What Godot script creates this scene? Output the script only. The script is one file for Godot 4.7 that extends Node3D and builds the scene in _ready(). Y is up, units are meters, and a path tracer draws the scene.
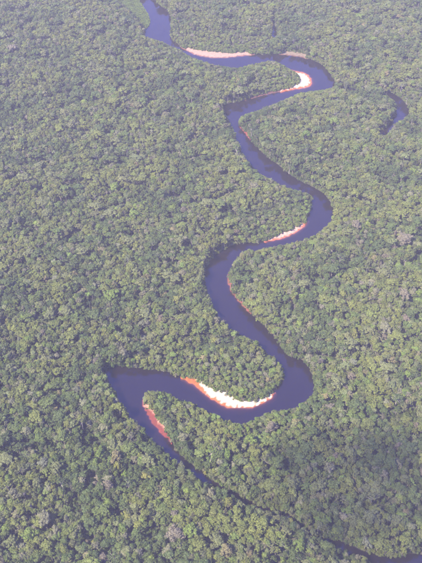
extends Node3D
# Aerial view of a blackwater river winding through tropical lowland forest.
# Units are metres; the river surface is y = 0, the aircraft flies 640 m above it and looks towards -z.

const RIVER_OUTLINE := [-131.0, -1335.3, -129.5, -1312.2, -117.0, -1282.2, -108.6, -1256.8, -103.8, -1231.9, -109.0, -1204.4, -111.1, -1184.2, -99.0, -1174.3, -87.1, -1167.7, -77.0, -1161.2, -63.4, -1148.3, -50.1, -1135.6, -36.8, -1120.0, -25.5, -1110.7, -12.7, -1101.6, 1.6, -1092.5, 15.7, -1088.0, 31.4, -1083.6, 43.9, -1083.6, 66.2, -1092.5, 88.7, -1101.6, 103.0, -1101.6, 116.3, -1086.5, 129.4, -1073.2, 145.9, -1065.9, 153.5, -1045.8, 147.6, -1031.6, 134.2, -1026.1, 118.0, -1021.4, 101.0, -1015.0, 79.5, -1006.8, 47.5, -990.7, 28.1, -984.0, 17.7, -977.5, 19.0, -961.9, 23.1, -946.6, 29.9, -921.7, 36.3, -890.5, 43.7, -858.3, 53.8, -833.9, 65.1, -816.6, 81.6, -801.8, 100.9, -785.3, 117.8, -778.2, 128.3, -771.1, 128.8, -757.2, 125.8, -743.6, 120.4, -726.5, 115.1, -715.3, 104.2, -702.4, 85.1, -691.6, 71.5, -687.1, 48.3, -681.8, 29.5, -679.2, 13.2, -668.7, 1.2, -655.1, -5.9, -641.7, -8.1, -630.1, -5.7, -604.6, 4.4, -574.0, 14.2, -553.5, 32.3, -537.1, 50.2, -525.3, 61.1, -509.8, 70.0, -499.7, 74.6, -491.1, 75.1, -482.9, 71.5, -474.0, 64.9, -465.9, 60.4, -457.8, 49.5, -449.3, 32.4, -443.9, 15.4, -446.3, 1.0, -456.0, -10.1, -467.1, -24.6, -477.8, -37.1, -484.1, -54.8, -489.3, -78.3, -492.5, -96.2, -494.5, -107.7, -490.6, -110.2, -484.1, -99.3, -465.9, -89.8, -448.1, -78.6, -431.5, -61.7, -411.5, -49.5, -398.2, -37.7, -387.3, -21.4, -371.9, -9.2, -362.1, 2.7, -355.5, 15.5, -349.5, 25.3, -343.0, 36.8, -336.2, 44.6, -331.3, 58.8, -329.4, 70.8, -323.2, 83.2, -312.4, 100.5, -301.9, 112.0, -296.5, 123.4, -291.1, 132.1, -285.8, 137.3, -280.6, 145.5, -273.7, 193.0, -275.4, 196.9, -294.7, 181.2, -293.3, 165.3, -291.1, 150.4, -290.2, 135.6, -292.9, 121.9, -299.4, 110.0, -304.6, 92.5, -308.6, 83.6, -316.6, 72.0, -327.0, 59.0, -332.8, 44.0, -336.2, 36.1, -341.5, 26.3, -347.5, 16.4, -353.5, 4.6, -360.6, -5.6, -368.8, -16.8, -378.8, -27.4, -388.9, -36.7, -399.8, -39.8, -407.6, -47.4, -414.3, -54.6, -423.4, -61.1, -435.1, -65.6, -444.5, -68.1, -451.7, -64.6, -460.3, -56.6, -462.8, -47.5, -462.1, -37.2, -456.6, -27.0, -451.7, -12.9, -444.5, 0.0, -436.2, 12.5, -429.2, 22.5, -425.2, 31.8, -423.4, 46.2, -431.5, 60.4, -439.2, 77.3, -441.0, 91.8, -448.1, 100.5, -456.6, 105.1, -465.9, 105.2, -480.3, 101.6, -491.9, 96.3, -502.4, 87.2, -506.4, 79.1, -511.7, 68.8, -533.6, 48.4, -562.2, 31.4, -587.6, 22.8, -604.6, 20.5, -623.7, 24.6, -640.0, 33.2, -658.5, 43.1, -668.7, 56.2, -668.7, 70.8, -674.0, 86.7, -677.4, 102.8, -683.6, 121.6, -691.6, 137.6, -705.1, 147.7, -719.0, 156.0, -737.8, 154.5, -747.5, 148.5, -769.1, 140.1, -781.2, 122.0, -797.7, 105.4, -813.4, 91.4, -833.9, 77.5, -851.5, 64.8, -871.9, 53.3, -898.6, 45.4, -916.8, 39.4, -931.6, 41.1, -944.1, 47.9, -952.9, 59.7, -959.3, 79.2, -970.9, 102.3, -988.0, 117.9, -998.7, 133.8, -1010.9, 150.7, -1015.0, 164.5, -1017.8, 180.2, -1023.3, 189.5, -1031.6, 188.2, -1054.3, 181.3, -1077.6, 172.1, -1095.5, 157.6, -1109.2, 142.4, -1118.4, 123.5, -1123.1, 110.9, -1126.2, 91.4, -1123.1, 70.6, -1124.6, 61.0, -1123.1, 46.4, -1120.0, 22.4, -1115.3, 1.6, -1115.3, -17.6, -1121.5, -30.6, -1129.3, -47.1, -1145.1, -57.3, -1161.2, -64.2, -1171.0, -68.3, -1190.9, -67.4, -1214.6, -68.6, -1246.0, -74.7, -1271.2, -89.4, -1289.6, -99.3, -1312.2, -105.9, -1335.3]
const OXBOW_OUTLINE := [261.1, -1017.8, 277.2, -1005.5, 288.2, -982.7, 289.8, -961.9, 279.4, -944.1, 264.9, -931.6, 254.4, -910.5, 243.2, -902.4, 237.4, -910.5, 252.7, -926.6, 268.2, -951.6, 271.2, -969.6, 272.1, -988.0, 264.6, -1001.4]
const POND_OUTLINE := [104.2, -1239.0, 108.3, -1235.4, 107.9, -1214.6, 110.9, -1194.2, 109.3, -1180.9, 101.7, -1179.2, 100.1, -1194.2, 103.7, -1214.6]
const MARSH_OUTLINE := [-177.0, -1327.5, -130.5, -1327.5, -117.0, -1282.2, -108.6, -1256.8, -103.8, -1231.9, -109.2, -1207.8, -120.4, -1225.0, -132.8, -1256.8, -148.5, -1282.2]
const SANDBARS := [
	[-25.7, -480.3, -18.4, -478.4, -11.2, -474.0, -4.1, -469.0, 2.0, -464.0, 9.1, -462.1, 15.1, -457.8, 23.1, -453.6, 33.0, -449.3, 47.0, -451.4, 55.2, -455.6, 60.9, -457.8, 56.1, -452.4, 46.9, -447.3, 32.8, -442.7, 20.9, -442.7, 11.0, -446.3, 1.0, -454.2, -9.1, -465.2, -19.4, -472.7],
	[-65.4, -448.1, -62.7, -445.7, -58.9, -439.2, -52.9, -428.9, -45.6, -418.3, -40.5, -409.6, -40.8, -407.8, -47.4, -414.3, -54.6, -423.4, -61.1, -435.1],
	[116.2, -720.8, 113.1, -713.4, 104.2, -701.9, 91.4, -693.4, 73.9, -686.3, 69.7, -686.6, 79.2, -693.4, 91.8, -700.6, 104.8, -709.7],
	[20.9, -631.8, 20.8, -624.5, 23.0, -605.2, 31.7, -587.3, 40.0, -574.6, 39.5, -574.0, 31.3, -586.7, 22.5, -604.3, 20.3, -623.7],
	[129.5, -1074.7, 138.5, -1070.3, 147.4, -1064.5, 154.5, -1048.6, 153.5, -1037.3, 146.6, -1028.8, 133.2, -1022.5, 117.7, -1017.8, 110.0, -1015.0, 119.7, -1024.7, 131.1, -1034.4, 138.1, -1045.8, 137.5, -1057.2],
	[-43.9, -1148.3, -34.0, -1140.4, -17.8, -1135.6, 1.6, -1132.5, 22.5, -1127.8, 46.7, -1129.3, 62.7, -1127.8, 60.9, -1121.5, 46.4, -1118.4, 22.3, -1113.8, 1.6, -1113.8, -17.6, -1120.0, -30.6, -1129.3],
	[111.3, -1132.5, 127.4, -1132.5, 146.2, -1126.2, 153.4, -1116.9, 139.1, -1116.9, 123.3, -1120.0],
	[44.1, -920.5, 46.8, -915.6, 52.0, -903.3, 53.3, -898.6, 51.9, -899.5, 45.1, -914.9],
	[119.7, -1024.7, 101.1, -1017.8, 79.6, -1009.5, 58.2, -998.7, 58.0, -992.5, 79.3, -1003.3, 100.8, -1012.3, 119.3, -1019.1],
]
const NOTABLE := [
	[-86.9, -377.5, "tan", 6.0],
	[-91.9, -348.0, "rose", 5.0],
	[-30.6, -301.9, "rose", 7.5],
	[-17.9, -304.6, "bright", 6.5],
	[56.9, -409.9, "rose", 5.2],
	[14.9, -332.5, "yellow", 4.5],
	[12.6, -287.7, "tan", 5.5],
	[174.5, -694.5, "rose", 6.5],
	[227.3, -666.3, "rose", 9.0],
	[150.8, -524.9, "yellow", 4.5],
	[212.0, -578.0, "rose", 6.5],
	[-75.1, -400.0, "pale", 4.5],
	[-313.4, -1108.5, "rose", 8.0],
	[-102.2, -379.6, "bright", 6.0],
	[-143.2, -315.5, "pale", 6.5],
	[183.7, -530.4, "pale", 7.0],
	[107.9, -364.1, "pale", 6.0],
	[36.5, -395.6, "bright", 5.5],
	[-154.0, -301.9, "bright", 6.0],
	[75.0, -293.0, "bright", 5.5],
]

const EYE_HEIGHT := 640.0
const GX := -500.0
const GZ := -1470.0
const CELL := 2.5
const NX := 400
const NZ := 516

var rng := RandomNumberGenerator.new()
var taken := {}
var water_d: PackedFloat32Array      # metres to the water's edge, negative in the water
var bar_d: PackedFloat32Array        # metres to the nearest broad point bar
var sand_d: PackedFloat32Array       # metres to the nearest sandbar
var clear_d: PackedFloat32Array      # metres to the edge of water, sand or marsh
var n_patch := FastNoiseLite.new()
var n_fine := FastNoiseLite.new()
var n_clump := FastNoiseLite.new()
var view: Transform3D
var tone_materials := {}
var protos := {}
var bark: StandardMaterial3D
var pale_bark: StandardMaterial3D
var leaf_white: StandardMaterial3D

# base colours of foliage, linear
const TONES := {
	"dark": [0.066, 0.098, 0.022, "dark green"],
	"mid": [0.094, 0.132, 0.025, "mid green"],
	"olive": [0.130, 0.158, 0.030, "olive green"],
	"grey": [0.126, 0.148, 0.050, "grey green"],
	"bright": [0.124, 0.180, 0.026, "bright green"],
	"pale": [0.150, 0.156, 0.082, "pale grey"],
	"rose": [0.156, 0.142, 0.090, "pinkish grey"],
	"tan": [0.170, 0.156, 0.064, "tan"],
	"yellow": [0.160, 0.174, 0.032, "yellow green"],
}


func _ready() -> void:
	rng.seed = 20240611
	set_view_and_light()
	n_patch.seed = 7; n_patch.frequency = 0.006; n_patch.fractal_octaves = 3
	n_fine.seed = 11; n_fine.frequency = 0.07; n_fine.fractal_octaves = 3
	n_clump.seed = 23; n_clump.frequency = 0.026; n_clump.fractal_octaves = 2
	make_distance_maps()
	make_materials()
	make_ground()
	make_water()
	make_sandbars()
	make_marsh()
	make_prototypes()
	plant_forest()
	make_cloud()


func set_view_and_light() -> void:
	var cam := Camera3D.new()
	cam.name = "camera"
	cam.fov = 40.0
	cam.near = 1.0
	cam.far = 9000.0
	cam.position = Vector3(0, EYE_HEIGHT, 0)
	cam.rotation_degrees = Vector3(-46, 0, 0)
	add_child(cam)
	view = cam.transform.affine_inverse()
	var env := Environment.new()
	env.background_mode = Environment.BG_SKY
	var sky_mat := ProceduralSkyMaterial.new()
	sky_mat.sky_top_color = Color(0.17, 0.28, 0.74)
	sky_mat.sky_horizon_color = Color(0.60, 0.67, 0.90)
	sky_mat.sky_curve = 0.18
	sky_mat.ground_horizon_color = Color(0.5, 0.52, 0.55)
	sky_mat.ground_bottom_color = Color(0.3, 0.32, 0.3)
	sky_mat.sun_angle_max = 0.0
	var sky := Sky.new()
	sky.sky_material = sky_mat
	env.sky = sky
	env.tonemap_mode = Environment.TONE_MAPPER_LINEAR
	env.tonemap_exposure = 4.4
	env.sdfgi_enabled = true
	env.ssao_enabled = true
	env.ssil_enabled = true
	env.fog_enabled = true
	env.fog_density = 0.0001
	env.volumetric_fog_enabled = true      # only for the cloud's FogVolume
	env.volumetric_fog_density = 0.0
	env.fog_light_color = Color(0.93, 0.93, 1.0)
	var we := WorldEnvironment.new()
	we.name = "world_environment"
	we.environment = env
	add_child(we)
	var sun := DirectionalLight3D.new()
	sun.name = "sun"
	sun.light_energy = 1.5
	sun.light_color = Color(1.0, 0.95, 0.87)
	sun.light_angular_distance = 0.5
	sun.shadow_enabled = true
	# high sun, to the left and behind the viewer
	sun.look_at_from_position(Vector3(-62, 95, 40), Vector3.ZERO, Vector3.UP)
	add_child(sun)


# ---------------------------------------------------------------- helpers

func numbered(called: String) -> String:
	var n: int = taken.get(called, 0)
	taken[called] = n + 1
	return called if n == 0 else "%s_%03d" % [called, n]


func tag(o: Node, label: String, category: String, group := "", kind := "") -> void:
	if label: o.set_meta("label", label)
	if category: o.set_meta("category", category)
	if group: o.set_meta("group", group)
	if kind: o.set_meta("kind", kind)


func outline(flat: Array, round_off := 3) -> PackedVector2Array:
	var pts := PackedVector2Array()
	for i in range(0, flat.size(), 2):
		pts.append(Vector2(flat[i], flat[i + 1]))
	if round_off <= 1:
		return pts
	var out := PackedVector2Array()
	var n := pts.size()
	for i in n:
		for k in round_off:
			out.append(pts[i].cubic_interpolate(pts[(i + 1) % n], pts[(i + n - 1) % n], pts[(i + 2) % n], float(k) / round_off))
	return out


func mesh_of(v: PackedVector3Array, idx: PackedInt32Array, c: PackedColorArray, n := PackedVector3Array()) -> Array:
	var a := []
	a.resize(Mesh.ARRAY_MAX)
	a[Mesh.ARRAY_VERTEX] = v
	a[Mesh.ARRAY_INDEX] = idx
	if c.size(): a[Mesh.ARRAY_COLOR] = c
	if n.size(): a[Mesh.ARRAY_NORMAL] = n
	return a


func smooth_normals(v: PackedVector3Array, idx: PackedInt32Array) -> PackedVector3Array:
	var n := PackedVector3Array()
	n.resize(v.size())
	for t in range(0, idx.size(), 3):
		var f := (v[idx[t + 2]] - v[idx[t]]).cross(v[idx[t + 1]] - v[idx[t]])
		for k in 3:
			n[idx[t + k]] += f
	for i in n.size():
		n[i] = n[i].normalized()
	return n


func put(called: String, mesh: Mesh, m: Material, parent: Node) -> MeshInstance3D:
	var o := MeshInstance3D.new()
	o.name = called
	o.mesh = mesh
	if m: o.material_override = m
	parent.add_child(o, true)
	return o


# ---------------------------------------------------------------- distance maps of the river

func fill(mask: PackedByteArray, poly: PackedVector2Array, with_value := 1) -> PackedByteArray:
	var n := poly.size()
	for j in NZ:
		var z := GZ + (j + 0.5) * CELL
		var xs := []
		for i in n:
			var a := poly[i]
			var b := poly[(i + 1) % n]
			if (a.y <= z) != (b.y <= z):
				xs.append(a.x + (z - a.y) / (b.y - a.y) * (b.x - a.x))
		xs.sort()
		for k in range(0, xs.size() - 1, 2):
			var i0: int = maxi(0, ceili((xs[k] - GX) / CELL - 0.5))
			var i1: int = mini(NX - 1, floori((xs[k + 1] - GX) / CELL - 0.5))
			for i in range(i0, i1 + 1):
				mask[j * NX + i] = with_value
	return mask


func chamfer(mask: PackedByteArray, of_value: int) -> PackedFloat32Array:
	var d := PackedFloat32Array()
	d.resize(NX * NZ)
	for i in NX * NZ:
		d[i] = 0.0 if mask[i] == of_value else 999.0
	var s := CELL
	var g := CELL * 1.4142
	for j in NZ:
		for i in NX:
			var p := j * NX + i
			var m := d[p]
			if m == 0.0: continue
			if i > 0: m = minf(m, d[p - 1] + s)
			if j > 0:
				m = minf(m, d[p - NX] + s)
				if i > 0: m = minf(m, d[p - NX - 1] + g)
				if i < NX - 1: m = minf(m, d[p - NX + 1] + g)
			d[p] = m
	for j in range(NZ - 1, -1, -1):
		for i in range(NX - 1, -1, -1):
			var p := j * NX + i
			var m := d[p]
			if m == 0.0: continue
			if i < NX - 1: m = minf(m, d[p + 1] + s)
			if j < NZ - 1:
				m = minf(m, d[p + NX] + s)
				if i > 0: m = minf(m, d[p + NX - 1] + g)
				if i < NX - 1: m = minf(m, d[p + NX + 1] + g)
			d[p] = m
	return d


func signed_distance(mask: PackedByteArray) -> PackedFloat32Array:
	var a := chamfer(mask, 1)
	var b := chamfer(mask, 0)
	for i in a.size():
		a[i] = a[i] - 0.5 * CELL if a[i] > 0.0 else 0.5 * CELL - b[i]
	return a


func look_up(d: PackedFloat32Array, x: float, z: float) -> float:
	var u := clampf((x - GX) / CELL - 0.5, 0.0, NX - 1.001)
	var w := clampf((z - GZ) / CELL - 0.5, 0.0, NZ - 1.001)
	var i := int(u)
	var j := int(w)
	var p := j * NX + i
	return lerpf(lerpf(d[p], d[p + 1], u - i), lerpf(d[p + NX], d[p + NX + 1], u - i), w - j)


func make_distance_maps() -> void:
	var mask := PackedByteArray()
	mask.resize(NX * NZ)
	mask = fill(mask, outline(RIVER_OUTLINE))
	mask = fill(mask, outline(OXBOW_OUTLINE))
	mask = fill(mask, outline(POND_OUTLINE))
	water_d = signed_distance(mask)
	var sand := PackedByteArray()
	sand.resize(NX * NZ)
	for s in SANDBARS:
		mask = fill(mask, outline(s, 2))
		sand = fill(sand, outline(s, 2))
	sand_d = chamfer(sand, 1)
	var bars := PackedByteArray()
	bars.resize(NX * NZ)
	for k in [0, 2, 4, 5]: bars = fill(bars, outline(SANDBARS[k], 2))
	bar_d = chamfer(bars, 1)
	mask = fill(mask, outline(MARSH_OUTLINE))
	clear_d = signed_distance(mask)


# ---------------------------------------------------------------- materials

func noise_texture(f: float, ramp: Array, seed_value: int) -> NoiseTexture2D:
	var n := FastNoiseLite.new()
	n.seed = seed_value
	n.frequency = f
	n.fractal_octaves = 5
	var g := Gradient.new()
	g.offsets = PackedFloat32Array([0.2, 0.5, 0.8])
	g.colors = PackedColorArray([ramp[0], ramp[1], ramp[2]])
	var t := NoiseTexture2D.new()
	t.width = 512
	t.height = 512
	t.seamless = true
	t.noise = n
	t.color_ramp = g
	return t


func srgb(r: float, g: float, b: float) -> Color:
	return Color(r, g, b).linear_to_srgb()


func make_materials() -> void:
	bark = StandardMaterial3D.new()
	bark.resource_name = "bark"
	bark.albedo_color = srgb(0.16, 0.135, 0.11)
	bark.roughness = 0.95
	pale_bark = bark.duplicate()
	pale_bark.resource_name = "pale_bark"
	pale_bark.albedo_color = srgb(0.22, 0.20, 0.17)
	leaf_white = leaf_material("foliage", Color.WHITE)
	for t in TONES:
		var c: Array = TONES[t]
		tone_materials[t] = leaf_material(t + "_foliage", srgb(c[0], c[1], c[2]))


func leaf_material(called: String, c: Color) -> StandardMaterial3D:
	var m := StandardMaterial3D.new()
	m.resource_name = called
	m.albedo_color = c
	m.vertex_color_use_as_albedo = true
	m.roughness = 0.62
	m.metallic_specular = 0.4
	m.backlight_enabled = true
	m.backlight = Color(0.6, 0.72, 0.34)
	m.cull_mode = BaseMaterial3D.CULL_DISABLED
	return m


# ---------------------------------------------------------------- ground, water, sand

func ground_height(x: float, z: float) -> float:
	var d := look_up(water_d, x, z)
	var y := 1.2 * smoothstep(0.3, 3.3, d + 1.6 * n_fine.get_noise_2d(x * 1.7, z * 1.7 + 70.0)) + 0.5 * n_fine.get_noise_2d(x, z) + 1.4 * smoothstep(10.0, 60.0, d) * (1.0 + n_patch.get_noise_2d(x, z))
	y -= 4.0 * (1.0 - smoothstep(-6.0, 1.6, d)) + 0.35 * (1.0 - smoothstep(0.0, 2.5, d))
	y = minf(y, lerpf(-1.4, y, smoothstep(1.5, 4.0, look_up(sand_d, x, z))))      # the soil stays below the sand
	return y


func make_ground() -> void:
	var xs := []
	var zs := []
	for x in [-4200.0, -2600.0, -1500.0, -900.0, -650.0]: xs.append(x)
	for i in 401: xs.append(-500.0 + 2.5 * i)
	for x in [650.0, 900.0, 1500.0, 2600.0, 4200.0]: xs.append(x)
	for z in [-6000.0, -4200.0, -3000.0, -2200.0, -1700.0]: zs.append(z)
	for i in 517: zs.append(-1470.0 + 2.5 * i)
	for z in [-60.0, 100.0, 500.0, 1200.0, 2600.0]: zs.append(z)
	var v := PackedVector3Array()
	var idx := PackedInt32Array()
	var w := xs.size()
	for z in zs:
		for x in xs:
			var inside: bool = absf(x) <= 500.0 and z >= -1470.0 and z <= -180.0
			v.append(Vector3(x, ground_height(x, z) if inside else 2.5, z))
	for j in zs.size() - 1:
		for i in w - 1:
			var p := j * w + i
			idx.append_array([p, p + 1, p + w, p + 1, p + w + 1, p + w])
	var m := StandardMaterial3D.new()
	m.resource_name = "forest_soil"
	m.albedo_texture = noise_texture(0.02, [srgb(0.016, 0.022, 0.010), srgb(0.030, 0.036, 0.015), srgb(0.050, 0.044, 0.024)], 3)
	m.uv1_triplanar = true
	m.uv1_world_triplanar = true
	m.uv1_scale = Vector3(0.02, 0.02, 0.02)
	m.roughness = 1.0
	var mesh := ArrayMesh.new()
	mesh.add_surface_from_arrays(Mesh.PRIMITIVE_TRIANGLES, mesh_of(v, idx, PackedColorArray(), smooth_normals(v, idx)))
	var o := put("ground", mesh, m, self)
	tag(o, "forest floor of dark soil and leaf litter under the trees", "ground", "", "structure")


func sheet(poly: PackedVector2Array, y: float) -> ArrayMesh:
	var v := PackedVector3Array()
	var n := PackedVector3Array()
	var idx := PackedInt32Array()
	for p in poly:
		v.append(Vector3(p.x, y, p.y))
		n.append(Vector3.UP)
	var tri := Geometry2D.triangulate_polygon(poly)
	for t in range(0, tri.size(), 3):
		var a := poly[tri[t]]
		var b := poly[tri[t + 1]]
		var c := poly[tri[t + 2]]
		if (b - a).cross(c - a) > 0: idx.append_array([tri[t], tri[t + 1], tri[t + 2]])
		else: idx.append_array([tri[t], tri[t + 2], tri[t + 1]])
	var mesh := ArrayMesh.new()
	mesh.add_surface_from_arrays(Mesh.PRIMITIVE_TRIANGLES, mesh_of(v, idx, PackedColorArray(), n))
	return mesh


func make_water() -> void:
	var skin := StandardMaterial3D.new()
	skin.resource_name = "water_surface"
	skin.transparency = BaseMaterial3D.TRANSPARENCY_ALPHA
	skin.albedo_color = Color(0.10, 0.06, 0.045, 0.12)
	skin.roughness = 0.06
	skin.metallic_specular = 0.5
	# tea-coloured water: the deeper one looks, the less of the bed comes through
	var body := StandardMaterial3D.new()
	body.resource_name = "blackwater"
	body.transparency = BaseMaterial3D.TRANSPARENCY_ALPHA
	var tea := srgb(0.012, 0.008, 0.009)
	tea.a = 0.42
	body.albedo_color = tea
	body.roughness = 1.0
	body.specular_mode = BaseMaterial3D.SPECULAR_DISABLED
	for w in [["river", RIVER_OUTLINE, "dark blackwater river winding in wide loops through the forest", "river"], ["oxbow_lake", OXBOW_OUTLINE, "short curved oxbow lake of dark water near the right edge", "lake"], ["pond", POND_OUTLINE, "small narrow pond in the forest above the uppermost loop", "pond"]]:
		var root := Node3D.new()
		root.name = w[0]
		add_child(root)
		tag(root, w[2], w[3], "", "structure")
		var grown := Geometry2D.offset_polygon(outline(w[1]), 9.0, Geometry2D.JOIN_ROUND)
		var poly: PackedVector2Array = grown[0]
		for g in grown:
			if g.size() > poly.size(): poly = g
		put("water_surface", sheet(poly, 0.0), skin, root)
		for y in [-0.06, -0.16, -0.30, -0.50, -0.8, -1.3]:
			put("water_layer", sheet(poly, y), body, root).set_meta("kind", "stuff")


func make_sandbars() -> void:
	var m := StandardMaterial3D.new()
	m.resource_name = "river_sand"
	m.vertex_color_use_as_albedo = true
	m.roughness = 0.95
	var shelf := [0.11, 0.20, 0.13, 0.22, 0.09, 0.14, 0.14, 0.22, 0.22]      # how steeply each bar dips under water
	var tint_height := [0.22, 0.52, 0.20, 1.6, 0.24, 0.20, 0.20, 1.6, 1.6]  # height up to which the water tint is painted onto the sand
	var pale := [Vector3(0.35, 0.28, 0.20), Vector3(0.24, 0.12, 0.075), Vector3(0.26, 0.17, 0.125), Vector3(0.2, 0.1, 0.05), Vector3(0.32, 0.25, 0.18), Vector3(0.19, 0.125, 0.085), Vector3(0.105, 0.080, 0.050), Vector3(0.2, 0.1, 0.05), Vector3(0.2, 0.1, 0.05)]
	var water_tint := [Vector3(0.21, 0.056, 0.008), Vector3(0.10, 0.017, 0.010), Vector3(0.20, 0.055, 0.022), Vector3(0.10, 0.030, 0.015), Vector3(0.22, 0.056, 0.010), Vector3(0.10, 0.038, 0.022), Vector3(0.08, 0.038, 0.024), Vector3(0.10, 0.022, 0.014), Vector3(0.055, 0.020, 0.014)]  # orange to red painted on sand, imitating light filtered through tea-coloured water
	var said := [
		"broad white sandbar on the inside of the lowest loop", "small red tinted sandbar on the tip beside the lower arm",
		"slim pale sandbar on the middle bend", "thin orange sand strip along the right bank above the lowest loop",
		"white hooked sandbar at the point of the upper peninsula", "long pinkish beach on the far bank of the uppermost reach",
		"short faint beach on the far bank right of the long beach", "narrow red sand edge below the upper bends",
		"thin red sand edge along the lower side of the upper peninsula"]
	for k in SANDBARS.size():
		var poly := outline(SANDBARS[k], 3)
		var grown := Geometry2D.offset_polygon(poly, 7.0, Geometry2D.JOIN_ROUND)
		var area: PackedVector2Array = grown[0]
		var lo := Vector2.INF
		var hi := -Vector2.INF
		for p in area:
			lo = lo.min(p)
			hi = hi.max(p)
		var step := 1.2
		var w := int((hi.x - lo.x) / step) + 2
		var h := int((hi.y - lo.y) / step) + 2
		var at := {}
		var v := PackedVector3Array()
		var c := PackedColorArray()
		var idx := PackedInt32Array()
		for j in h:
			for i in w:
				var p := lo + Vector2(i, j) * step
				if not Geometry2D.is_point_in_polygon(p, area) or (look_up(water_d, p.x, p.y) > 1.0 and look_up(sand_d, p.x, p.y) > 4.5): continue
				var d := look_up(water_d, p.x, p.y)
				var nz := n_fine.get_noise_2d(p.x * 1.3, p.y * 1.3)
				var y: float = (shelf[k] * d if d < 0.0 else 0.9 * (1.0 - exp(-0.11 * d))) + 0.06 * nz + 0.12
				at[j * w + i] = v.size()
				v.append(Vector3(p.x, y, p.y))
				var mark: float = tint_height[k]
				if k == 0: mark += 0.45 * smoothstep(-4.0, -20.0, p.x)      # the painted water tint reaches higher at the upstream end
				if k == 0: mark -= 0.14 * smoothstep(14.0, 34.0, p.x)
				if k == 1: mark -= 0.40 * smoothstep(-436.0, -446.0, p.y)      # the painted tint stops lower at the tip of the small bar
				var untinted := smoothstep(mark - 0.08, mark + 0.08, y + 0.26 * n_fine.get_noise_2d(p.x * 2.6 + 90.0, p.y * 2.6))
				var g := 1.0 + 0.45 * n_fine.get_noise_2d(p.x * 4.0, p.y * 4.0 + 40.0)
				var col: Vector3 = water_tint[k].lerp(pale[k], untinted) * g
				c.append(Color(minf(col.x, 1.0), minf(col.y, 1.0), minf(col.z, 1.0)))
		for j in h - 1:
			for i in w - 1:
				var q := j * w + i
				if at.has(q) and at.has(q + 1) and at.has(q + w) and at.has(q + w + 1):
					idx.append_array([at[q], at[q + 1], at[q + w], at[q + 1], at[q + w + 1], at[q + w]])
		var mesh := ArrayMesh.new()
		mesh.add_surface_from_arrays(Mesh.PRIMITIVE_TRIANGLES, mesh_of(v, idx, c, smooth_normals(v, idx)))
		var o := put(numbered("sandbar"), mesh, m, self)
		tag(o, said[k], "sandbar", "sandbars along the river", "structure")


func make_marsh() -> void:
	var v := PackedVector3Array()
	var c := PackedColorArray()
	var idx := PackedInt32Array()
	for k in 26:      # a tussock of blades
		var a := rng.randf() * TAU
		var s := Vector3(cos(a), 0, sin(a))
		var b := s * rng.randf_range(0.0, 0.9)
		var tip := b + s * rng.randf_range(0.2, 0.9) + Vector3.UP * rng.randf_range(0.7, 1.5)
		var across := Vector3(-s.z, 0, s.x) * rng.randf_range(0.2, 0.35)
		var n := v.size()
		v.append_array([b - across, b + across, tip])
		var g := rng.randf_range(0.75, 1.0)
		for q in 3: c.append(Color(g, g, g))
		idx.append_array([n, n + 1, n + 2])
	var mesh := ArrayMesh.new()
	mesh.add_surface_from_arrays(Mesh.PRIMITIVE_TRIANGLES, mesh_of(v, idx, c))
	mesh.surface_set_material(0, leaf_white)
	var poly := outline(MARSH_OUTLINE)
	var places := []
	var lo := Vector2.INF
	var hi := -Vector2.INF
	for p in poly:
		lo = lo.min(p)
		hi = hi.max(p)
	var z := lo.y
	while z < hi.y:
		var x := lo.x
		while x < hi.x:
			var p := Vector2(x + rng.randf_range(-0.8, 0.8), z + rng.randf_range(-0.8, 0.8))
			if Geometry2D.is_point_in_polygon(p, poly) and look_up(water_d, p.x, p.y) > -1.0: places.append(p)
			x += 1.7
		z += 1.7
	var mm := MultiMesh.new()
	mm.transform_format = MultiMesh.TRANSFORM_3D
	mm.use_colors = true
	mm.mesh = mesh
	mm.instance_count = places.size()
	for i in places.size():
		var p: Vector2 = places[i]
		var s := rng.randf_range(0.8, 1.5)
		mm.set_instance_transform(i, Transform3D(Basis(Vector3.UP, rng.randf() * TAU).scaled(Vector3(s, s, s)), Vector3(p.x, maxf(0.0, ground_height(p.x, p.y)), p.y)))
		var t := 0.85 + 0.4 * n_fine.get_noise_2d(p.x, p.y)
		mm.set_instance_color(i, Color(0.15 * t, 0.21 * t, 0.04 * t))
	var o := MultiMeshInstance3D.new()
	o.name = "marsh_grass"
	o.multimesh = mm
	add_child(o)
	tag(o, "bright green marsh grass on the left bank at the top of the river", "grass", "", "stuff")


# ---------------------------------------------------------------- trees

func dot_dir(up_bias := 0.0) -> Vector3:
	var y := rng.randf_range(-1.0 + up_bias, 1.0)
	var a := rng.randf() * TAU
	var s := sqrt(maxf(0.0, 1.0 - y * y))
	return Vector3(cos(a) * s, y, sin(a) * s)


func add_leaf(v: PackedVector3Array, c: PackedColorArray, idx: PackedInt32Array, at: Vector3, facing: Vector3, size: float, g: Color) -> void:
	var side := facing.cross(dot_dir()).normalized()
	var along := side.cross(facing).normalized()
	var n := v.size()
	v.append(at - along * size)
	v.append(at + side * size * 0.62 - facing * size * 0.22)
	v.append(at + along * size)
	v.append(at - side * size * 0.62 - facing * size * 0.22)
	for k in 4: c.append(g)
	idx.append_array(PackedInt32Array([n, n + 1, n + 2, n, n + 2, n + 3]))


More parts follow.
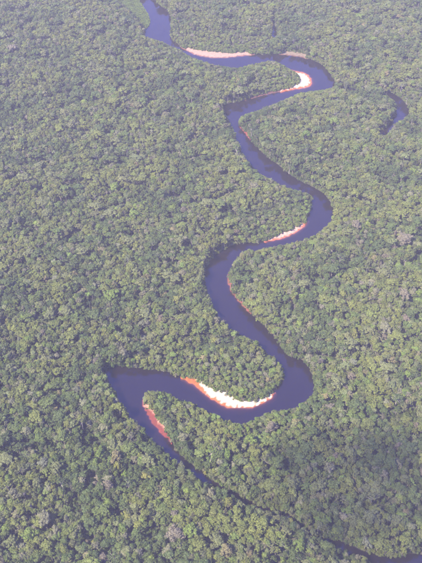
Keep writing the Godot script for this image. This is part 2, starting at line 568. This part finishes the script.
func add_tube(v: PackedVector3Array, idx: PackedInt32Array, pts: Array, radii: Array, sides := 6) -> void:
	var n := v.size()
	for i in pts.size():
		var a: Vector3 = pts[maxi(i - 1, 0)]
		var b: Vector3 = pts[mini(i + 1, pts.size() - 1)]
		var t := (b - a).normalized()
		var s := t.cross(Vector3(0.31, 0.2, 0.93)).normalized()
		var u := s.cross(t)
		for k in sides:
			var ang := TAU * k / sides
			v.append(pts[i] + (s * cos(ang) + u * sin(ang)) * radii[i])
	for i in pts.size() - 1:
		for k in sides:
			var p := n + i * sides + k
			var q := n + i * sides + (k + 1) % sides
			idx.append_array(PackedInt32Array([p, q, p + sides, q, q + sides, p + sides]))


# form: "round", "flat", "narrow", "airy", "shrub"
func make_tree(form: String) -> Dictionary:
	var h := 18.0
	var r := 5.0
	var crown_low := 0.55
	var lobes := 15
	var per := 74
	var lobe_r := [0.20, 0.40]
	match form:
		"flat":
			crown_low = 0.70; lobes = 24; lobe_r = [0.16, 0.30]; per = 66
		"narrow":
			crown_low = 0.42; r = 3.8; lobes = 14; lobe_r = [0.26, 0.44]; per = 74
		"airy":
			crown_low = 0.55; lobes = 16; lobe_r = [0.16, 0.30]; per = 30
		"shrub":
			h = 4.0; r = 2.4; crown_low = 0.04; lobes = 8; lobe_r = [0.30, 0.50]; per = 44
	var bend := [rng.randf() * TAU, rng.randf_range(0.15, 0.5), rng.randf() * TAU]      # an outline that is not a circle
	var v := PackedVector3Array()
	var c := PackedColorArray()
	var idx := PackedInt32Array()
	var tv := PackedVector3Array()
	var tidx := PackedInt32Array()
	var y0 := h * crown_low
	var ch := h - y0
	var fork := Vector3(rng.randf_range(-0.4, 0.4), y0 + 0.12 * ch, rng.randf_range(-0.4, 0.4))
	var tr := 0.34 if form != "shrub" else 0.09
	add_tube(tv, tidx, [Vector3(0, -0.6, 0), Vector3(0.05, 0.3 * y0, -0.05), fork, fork + Vector3(0, 0.55 * ch, 0)], [tr * 1.7, tr, tr * 0.8, tr * 0.25])
	for l in lobes:
		var a := TAU * (l * 0.382 + rng.randf() * 0.12)
		var q := sqrt((l + 0.4) / lobes)                  # from the middle outwards
		var lr: float = r * rng.randf_range(lobe_r[0], lobe_r[1])
		var reach: float = q * (r - 0.7 * lr) * rng.randf_range(0.8, 1.2) * (1.0 + bend[1] * sin(2.0 * a + bend[0]) * 0.6 + 0.2 * sin(3.0 * a + bend[2]))
		var top := 1.0 - pow(q, 2.2) * rng.randf_range(0.25, 0.85)
		var mid := Vector3(cos(a) * reach, y0 + maxf(ch * top - lr * 0.75, lr * 0.35), sin(a) * reach)
		if form == "shrub": mid.y = maxf(lr * 0.5, h * top - lr * 0.8)
		add_tube(tv, tidx, [fork, fork.lerp(mid, 0.55) - Vector3(0, 0.06 * ch, 0), mid], [tr * 0.6, tr * 0.38, tr * 0.12], 4)
		var lg := rng.randf_range(0.84, 1.0)
		for k in per:
			var dir := dot_dir(0.55)
			var at := mid + dir * Vector3(1.0, 0.72, 1.0) * lr * rng.randf_range(0.66, 1.18)
			var g := lg * rng.randf_range(0.78, 1.0)
			var warm := rng.randf_range(0.0, 0.14)
			var leaf := rng.randf_range(0.32, 0.62) if form != "shrub" else rng.randf_range(0.22, 0.42)
			if form == "airy": leaf *= 0.85
			add_leaf(v, c, idx, at, (dir + dot_dir() * 0.75 + Vector3.UP * 0.25).normalized(), leaf, Color(g, g * (1.0 - warm * 0.35), g * (1.0 - warm)))
	return finish(v, c, idx, tv, tidx, h, r, form == "airy")


func make_palm() -> Dictionary:
	var v := PackedVector3Array()
	var c := PackedColorArray()
	var idx := PackedInt32Array()
	var tv := PackedVector3Array()
	var tidx := PackedInt32Array()
	var h := 16.0
	var top := Vector3(0.3, h - 2.2, 0.2)
	add_tube(tv, tidx, [Vector3(0, -0.6, 0), Vector3(0.0, 6.0, 0.1), top], [0.26, 0.19, 0.15])
	for f in 17:
		var a := TAU * (f * 0.382) + rng.randf_range(-0.15, 0.15)
		var lift := rng.randf_range(0.15, 1.25)
		var out := Vector3(cos(a), 0, sin(a))
		var side := Vector3(-sin(a), 0, cos(a))
		var len := rng.randf_range(3.4, 4.4)
		var last := top
		var dir := (out + Vector3.UP * lift).normalized()
		var g := rng.randf_range(0.72, 1.0)
		for s in 7:
			var nxt := last + dir * len / 7.0
			var half := (0.75 if s > 0 and s < 5 else 0.42) * (1.0 if s < 6 else 0.5)
			for w in [-1.0, 1.0]:      # leaflets hang off either side of the rib
				for k in 2:
					var b := last.lerp(nxt, k * 0.5)
					var e := last.lerp(nxt, k * 0.5 + 0.42)
					var tip: Vector3 = e + side * w * half + dir * 0.25 - Vector3.UP * half * 0.45
					var n := v.size()
					v.append_array([b, e, tip])
					for q in 3: c.append(Color(g, g, g * 0.95))
					idx.append_array([n, n + 1, n + 2])
			last = nxt
			dir = (dir - Vector3.UP * 0.27).normalized()
	return finish(v, c, idx, tv, tidx, h, 3.8)


func finish(v: PackedVector3Array, c: PackedColorArray, idx: PackedInt32Array, tv: PackedVector3Array, tidx: PackedInt32Array, h: float, r: float, weathered := false) -> Dictionary:
	var crown := ArrayMesh.new()
	crown.add_surface_from_arrays(Mesh.PRIMITIVE_TRIANGLES, mesh_of(v, idx, c))
	crown.surface_set_material(0, leaf_white)
	var trunk := ArrayMesh.new()
	trunk.add_surface_from_arrays(Mesh.PRIMITIVE_TRIANGLES, mesh_of(tv, tidx, PackedColorArray(), smooth_normals(tv, tidx)))
	trunk.surface_set_material(0, pale_bark if weathered else bark)
	var both := ArrayMesh.new()
	both.add_surface_from_arrays(Mesh.PRIMITIVE_TRIANGLES, mesh_of(v, idx, c))
	both.surface_set_material(0, leaf_white)
	both.add_surface_from_arrays(Mesh.PRIMITIVE_TRIANGLES, mesh_of(tv, tidx, PackedColorArray(), smooth_normals(tv, tidx)))
	both.surface_set_material(1, pale_bark if weathered else bark)
	return {"crown": crown, "trunk": trunk, "both": both, "h": h, "r": r}


func make_prototypes() -> void:
	for f in [["round", 9], ["flat", 6], ["narrow", 4], ["airy", 4], ["shrub", 5]]:
		protos[f[0]] = []
		for k in f[1]:
			protos[f[0]].append(make_tree(f[0]))
	protos["palm"] = [make_palm(), make_palm()]


# a thin low cloud behind the viewer's left shoulder: its shade lies over the forest at the lower right
func make_cloud() -> void:
	var m := FogMaterial.new()
	m.density = 0.008
	m.albedo = Color(0.97, 0.97, 0.98)
	var lobes := [[Vector3(0, 0, 0), Vector3(170, 70, 120)], [Vector3(75, -8, -35), Vector3(120, 50, 95)], [Vector3(20, -6, 60), Vector3(140, 45, 100)]]
	var root := Node3D.new()
	root.name = "cloud"
	root.position = Vector3(128.0 - 900.0 * 62.0 / 95.0, 900.0, -362.0 + 900.0 * 40.0 / 95.0)
	add_child(root)
	tag(root, "thin white fair weather cloud drifting above the forest", "cloud", "", "structure")
	for l in lobes:
		var f := FogVolume.new()
		f.name = "cloud_puff"
		f.shape = RenderingServer.FOG_VOLUME_SHAPE_ELLIPSOID
		f.size = l[1]
		f.material = m
		f.position = l[0]
		root.add_child(f, true)


# ---------------------------------------------------------------- planting

# a tree of this height and radius keeps the open water, sand and marsh free; returns the height it can have here
func room(x: float, z: float, h: float, r: float, slack: float) -> float:
	if look_up(clear_d, x, z) < 0.12 * r + 0.2: return 0.0
	var try_h := h
	for attempt in 6:
		var ok := true
		for k in [0.55, 0.8, 1.0]:
			var s: float = EYE_HEIGHT / (EYE_HEIGHT - k * try_h)
			var rr := r * try_h / h
			if look_up(clear_d, x * s, z * s) < rr * (0.75 if k < 0.9 else 0.35) - slack:
				ok = false
				break
		if ok: return try_h
		try_h *= 0.74
	return 0.0


func pick_tone(x: float, z: float) -> String:
	var p := n_patch.get_noise_2d(x * 1.7, z * 1.7) * 1.0 + n_clump.get_noise_2d(x, z) * 0.7 + rng.randf_range(-0.36, 0.36)
	p += 0.3 * smoothstep(60.0, 10.0, look_up(bar_d, x, z))
	var q := rng.randf()
	if q < 0.035 + 0.3 * smoothstep(55.0, 8.0, look_up(bar_d, x, z)): return "bright"
	q = rng.randf()
	if q < 0.055: return "pale"
	if q < 0.063: return "rose"
	if q < 0.073: return "yellow"
	if q < 0.081: return "tan"
	if p < -0.26: return "dark"
	if p < 0.02: return "mid"
	if p < 0.26: return "grey"
	return "olive"


func plant_forest() -> void:
	var trees := []       # {form, k, x, z, h, r, tone, turn, kind}
	var big := []
	for s in NOTABLE:
		trees.append({"form": "flat" if s[3] > 6.2 else ("airy" if s[2] == "pale" else "round"), "x": s[0], "z": s[1], "h": 19.0 + s[3] * 0.5, "r": s[3], "tone": s[2], "kind": "broadleaf_tree", "notable": true})
		big.append(Vector3(s[0], s[1], s[3]))
	var half := func(z: float) -> float: return 126.0 + 0.189 * absf(z) + 62.0
	# emergent trees
	var z := -1425.0
	while z < -222.0:
		var x: float = -half.call(z)
		while x < half.call(z):
			var px := x + rng.randf_range(-9.0, 9.0)
			var pz := z + rng.randf_range(-9.0, 9.0)
			x += 23.0
			if rng.randf() < 0.3: continue
			var r := rng.randf_range(4.8, 8.2)
			var h := room(px, pz, rng.randf_range(16.5, 22.5), r, 1.0)
			if h < 14.0: continue
			var free := look_up(bar_d, px, pz) > 55.0
			for b in big.slice(0, NOTABLE.size()):
				if Vector2(px - b.x, pz - b.y).length() < r + b.z: free = false
			if not free: continue
			var tone := pick_tone(px, pz)
			trees.append({"form": ["flat", "round", "flat", "round", "flat", "airy"][rng.randi() % 6], "x": px, "z": pz, "h": h, "r": r, "tone": "grey" if tone in ["pale", "rose", "tan", "yellow"] else tone, "kind": "broadleaf_tree"})
			big.append(Vector3(px, pz, r))
		z += 23.0
	var cells := {}
	for b in big:
		var key := Vector2i(floori(b.x / 20.0), floori(b.y / 20.0))
		for i in [-1, 0, 1]:
			for j in [-1, 0, 1]:
				var kk: Vector2i = key + Vector2i(i, j)
				if not cells.has(kk): cells[kk] = []
				cells[kk].append(b)
	# the closed canopy
	z = -1425.0
	var row := 0
	while z < -222.0:
		var x: float = -half.call(z) + (2.6 if row % 2 else 0.0)
		while x < half.call(z):
			var px := x + rng.randf_range(-2.3, 2.3)
			var pz := z + rng.randf_range(-2.3, 2.3)
			x += 5.2
			var low := clampf(1.7 * n_clump.get_noise_2d(px, pz), -1.0, 1.0)
			var gap := low < -0.62 and rng.randf() < 0.8      # a treefall gap, filled by low growth
			var palm := rng.randf() < 0.07 + 0.06 * low
			var r := lerpf(2.6, 5.2, pow(rng.randf(), 1.4))
			var h := rng.randf_range(13.0, 16.8) + 3.2 * low
			if palm:
				r = rng.randf_range(3.0, 3.9)
				h = rng.randf_range(14.0, 18.0)
			var young := smoothstep(70.0, 6.0, look_up(bar_d, px, pz))      # low young growth on the point bars
			h *= lerpf(1.0, 0.38, young)
			r *= lerpf(1.0, 0.7, young)
			if gap:
				palm = false
				r = rng.randf_range(2.6, 3.8)
				h = rng.randf_range(5.0, 8.5)
			var hid := false
			for b in cells.get(Vector2i(floori(px / 20.0), floori(pz / 20.0)), []):
				if Vector2(px - b.x, pz - b.y).length() < b.z * 0.72: hid = true
			if hid: continue
			var hh := room(px, pz, h, r, rng.randf_range(0.0, 3.0))
			if hh < 2.0: continue
			var form: String = "palm" if palm else ["round", "round", "round", "narrow", "flat", "airy"][rng.randi() % 6]
			r *= lerpf(1.0, hh / h, 0.7)
			var kind := "palm_tree" if palm else "broadleaf_tree"
			if hh < 6.5 or gap:
				form = "shrub"
				kind = "undergrowth" if gap else "bank_shrub"
				r = clampf(r, 1.6, 3.4)
			trees.append({"form": form, "x": px, "z": pz, "h": hh, "r": r, "tone": pick_tone(px, pz), "kind": kind})
		z += 4.6
		row += 1
	# low growth: under the canopy and, denser, along the banks
	z = -1425.0
	while z < -222.0:
		var x: float = -half.call(z)
		while x < half.call(z):
			var px := x + rng.randf_range(-1.5, 1.5)
			var pz := z + rng.randf_range(-1.5, 1.5)
			var d := look_up(clear_d, px, pz)
			x += 1.9 if absf(d) < 6.0 else 3.2
			if d < 0.1 or (d > 9.0 and rng.randf() > 0.2): continue
			var r := rng.randf_range(1.3, 2.6)
			var want := rng.randf_range(2.4, 5.5) if d < 9.0 else rng.randf_range(4.0, 8.0)
			var h := room(px, pz, want, r, rng.randf_range(0.8, 2.2))
			r *= clampf(h / want, 0.5, 1.0)
			if h < 0.9: continue
			trees.append({"form": "shrub", "x": px, "z": pz, "h": h, "r": r * lerpf(1.0, h / 4.0, 0.4), "tone": pick_tone(px, pz), "kind": "bank_shrub" if d < 9.0 else "undergrowth"})
		z += 2.4
	place(trees)


func place(trees: Array) -> void:
	var ranked := {"broadleaf_tree": [], "palm_tree": [], "bank_shrub": []}
	var most := {"broadleaf_tree": 300, "palm_tree": 160, "bank_shrub": 240}
	for i in trees.size():
		var t: Dictionary = trees[i]
		t.k = rng.randi() % protos[t.form].size()
		t.turn = rng.randf() * TAU
		t.long = 1.0 if t.form == "palm" else rng.randf_range(0.84, 1.2)
		t.y = maxf(0.0, ground_height(t.x, t.z)) - 0.1
		var p := view * Vector3(t.x, t.y + 0.8 * t.h, t.z)
		var u := 0.5 + 0.5 * p.x / -p.z / (tan(deg_to_rad(20.0)) * 0.75)
		var w := 0.5 - 0.5 * p.y / -p.z / tan(deg_to_rad(20.0))
		t.u = u
		t.w = w
		if ranked.has(t.kind) and u > 0.005 and u < 0.995 and w > 0.004 and w < 0.996:
			ranked[t.kind].append([(t.r / -p.z) + (9.0 if t.has("notable") else 0.0), i])
	for kind in ranked:
		ranked[kind].sort_custom(func(a, b): return a[0] > b[0])
		for e in ranked[kind].slice(0, most[kind]):
			trees[e[1]].own = true
	single_trees(trees)
	mass_of_trees(trees)


func tree_transform(t: Dictionary) -> Transform3D:
	var p: Dictionary = protos[t.form][t.k]
	var b := Basis(Vector3.UP, t.turn) * Basis.from_scale(Vector3(t.r / p.r * t.long, t.h / p.h, t.r / p.r / t.long))
	return Transform3D(b, Vector3(t.x, t.y, t.z))


func single_trees(trees: Array) -> void:
	var sets := {}
	for t in trees:
		if not t.has("own"): continue
		var tone: String = TONES[t.tone][3]
		var across: String = ["at the left edge", "in the left part", "left of centre", "right of centre", "in the right part", "at the right edge"][clampi(int(t.u * 6.0), 0, 5)]
		var down := "bottom row" if t.w > 0.93 else ("lowest tenth" if t.w > 0.88 else ("lower sixth" if t.w > 0.82 else ("lower quarter" if t.w > 0.72 else ("lower half" if t.w > 0.5 else "upper half"))))
		var what := "palms"
		if t.kind == "broadleaf_tree": what = {"round": "round", "flat": "broad flat", "narrow": "narrow", "airy": "thin crowned"}[t.form] + " trees"
		if t.kind == "bank_shrub": what = "bushes by the river"
		var key := "%s %s %s, %s" % [tone, what, across, down]
		if not sets.has(key): sets[key] = []
		sets[key].append(t)
	var order := ["leftmost", "second from left", "third from left", "fourth from left", "fifth from left", "sixth from left", "seventh from left", "eighth from left", "ninth from left", "tenth from left", "eleventh from left", "twelfth from left", "thirteenth from left", "fourteenth from left", "fifteenth from left", "sixteenth from left", "seventeenth from left", "eighteenth from left", "nineteenth from left", "twentieth from left", "twenty-first from left", "twenty-second from left", "twenty-third from left"]
	var firsts := {}
	for key in sets:
		var group: Array = sets[key]
		group.sort_custom(func(a, b): return a.u < b.u)
		for i in group.size():
			var t: Dictionary = group[i]
			var label: String = "one of the " + key
			if group.size() == 1: label = "the only one of " + key
			elif i < order.size(): label = order[i] + " of " + key
			var fk: String = "%s/%d/%s/%s" % [t.form, t.k, t.tone, t.kind]
			var o: Node3D
			if firsts.has(fk):
				o = firsts[fk].duplicate()
				o.name = numbered(t.kind)
				add_child(o)
			else:
				o = Node3D.new()
				o.name = numbered(t.kind)
				add_child(o)
				var p: Dictionary = protos[t.form][t.k]
				put("stem" if t.kind == "bank_shrub" else "trunk", p.trunk, null, o)
				put("foliage" if t.kind == "bank_shrub" else "crown", p.crown, tone_materials[t.tone], o)
				firsts[fk] = o
			o.transform = tree_transform(t)
			tag(o, label, {"broadleaf_tree": "tree", "palm_tree": "palm", "bank_shrub": "shrub"}[t.kind], {"broadleaf_tree": "large forest trees nearest the viewer", "palm_tree": "palms in the forest", "bank_shrub": "shrubs along the river banks"}[t.kind])


func mass_of_trees(trees: Array) -> void:
	var root := Node3D.new()
	root.name = "rainforest"
	add_child(root)
	tag(root, "unbroken rainforest canopy stretching away on both sides of the river", "forest", "", "stuff")
	var lots := {}
	for t in trees:
		if t.has("own"): continue
		var key := "%s/%d" % [t.form, t.k]
		if not lots.has(key): lots[key] = []
		lots[key].append(t)
	for key in lots:
		var lot: Array = lots[key]
		var mm := MultiMesh.new()
		mm.transform_format = MultiMesh.TRANSFORM_3D
		mm.use_colors = true
		mm.mesh = protos[lot[0].form][lot[0].k].both
		mm.instance_count = lot.size()
		for i in lot.size():
			var t: Dictionary = lot[i]
			mm.set_instance_transform(i, tree_transform(t))
			var c: Array = TONES[t.tone]
			var g := rng.randf_range(0.78, 1.22)
			mm.set_instance_color(i, Color(c[0] * g * rng.randf_range(0.92, 1.08), c[1] * g, c[2] * g * rng.randf_range(0.9, 1.1)))
		var o := MultiMeshInstance3D.new()
		o.name = "undergrowth" if lot[0].form == "shrub" else ("palms" if lot[0].form == "palm" else "canopy")
		o.multimesh = mm
		root.add_child(o, true)
		o.set_meta("kind", "stuff")
	print("trees ", trees.size())
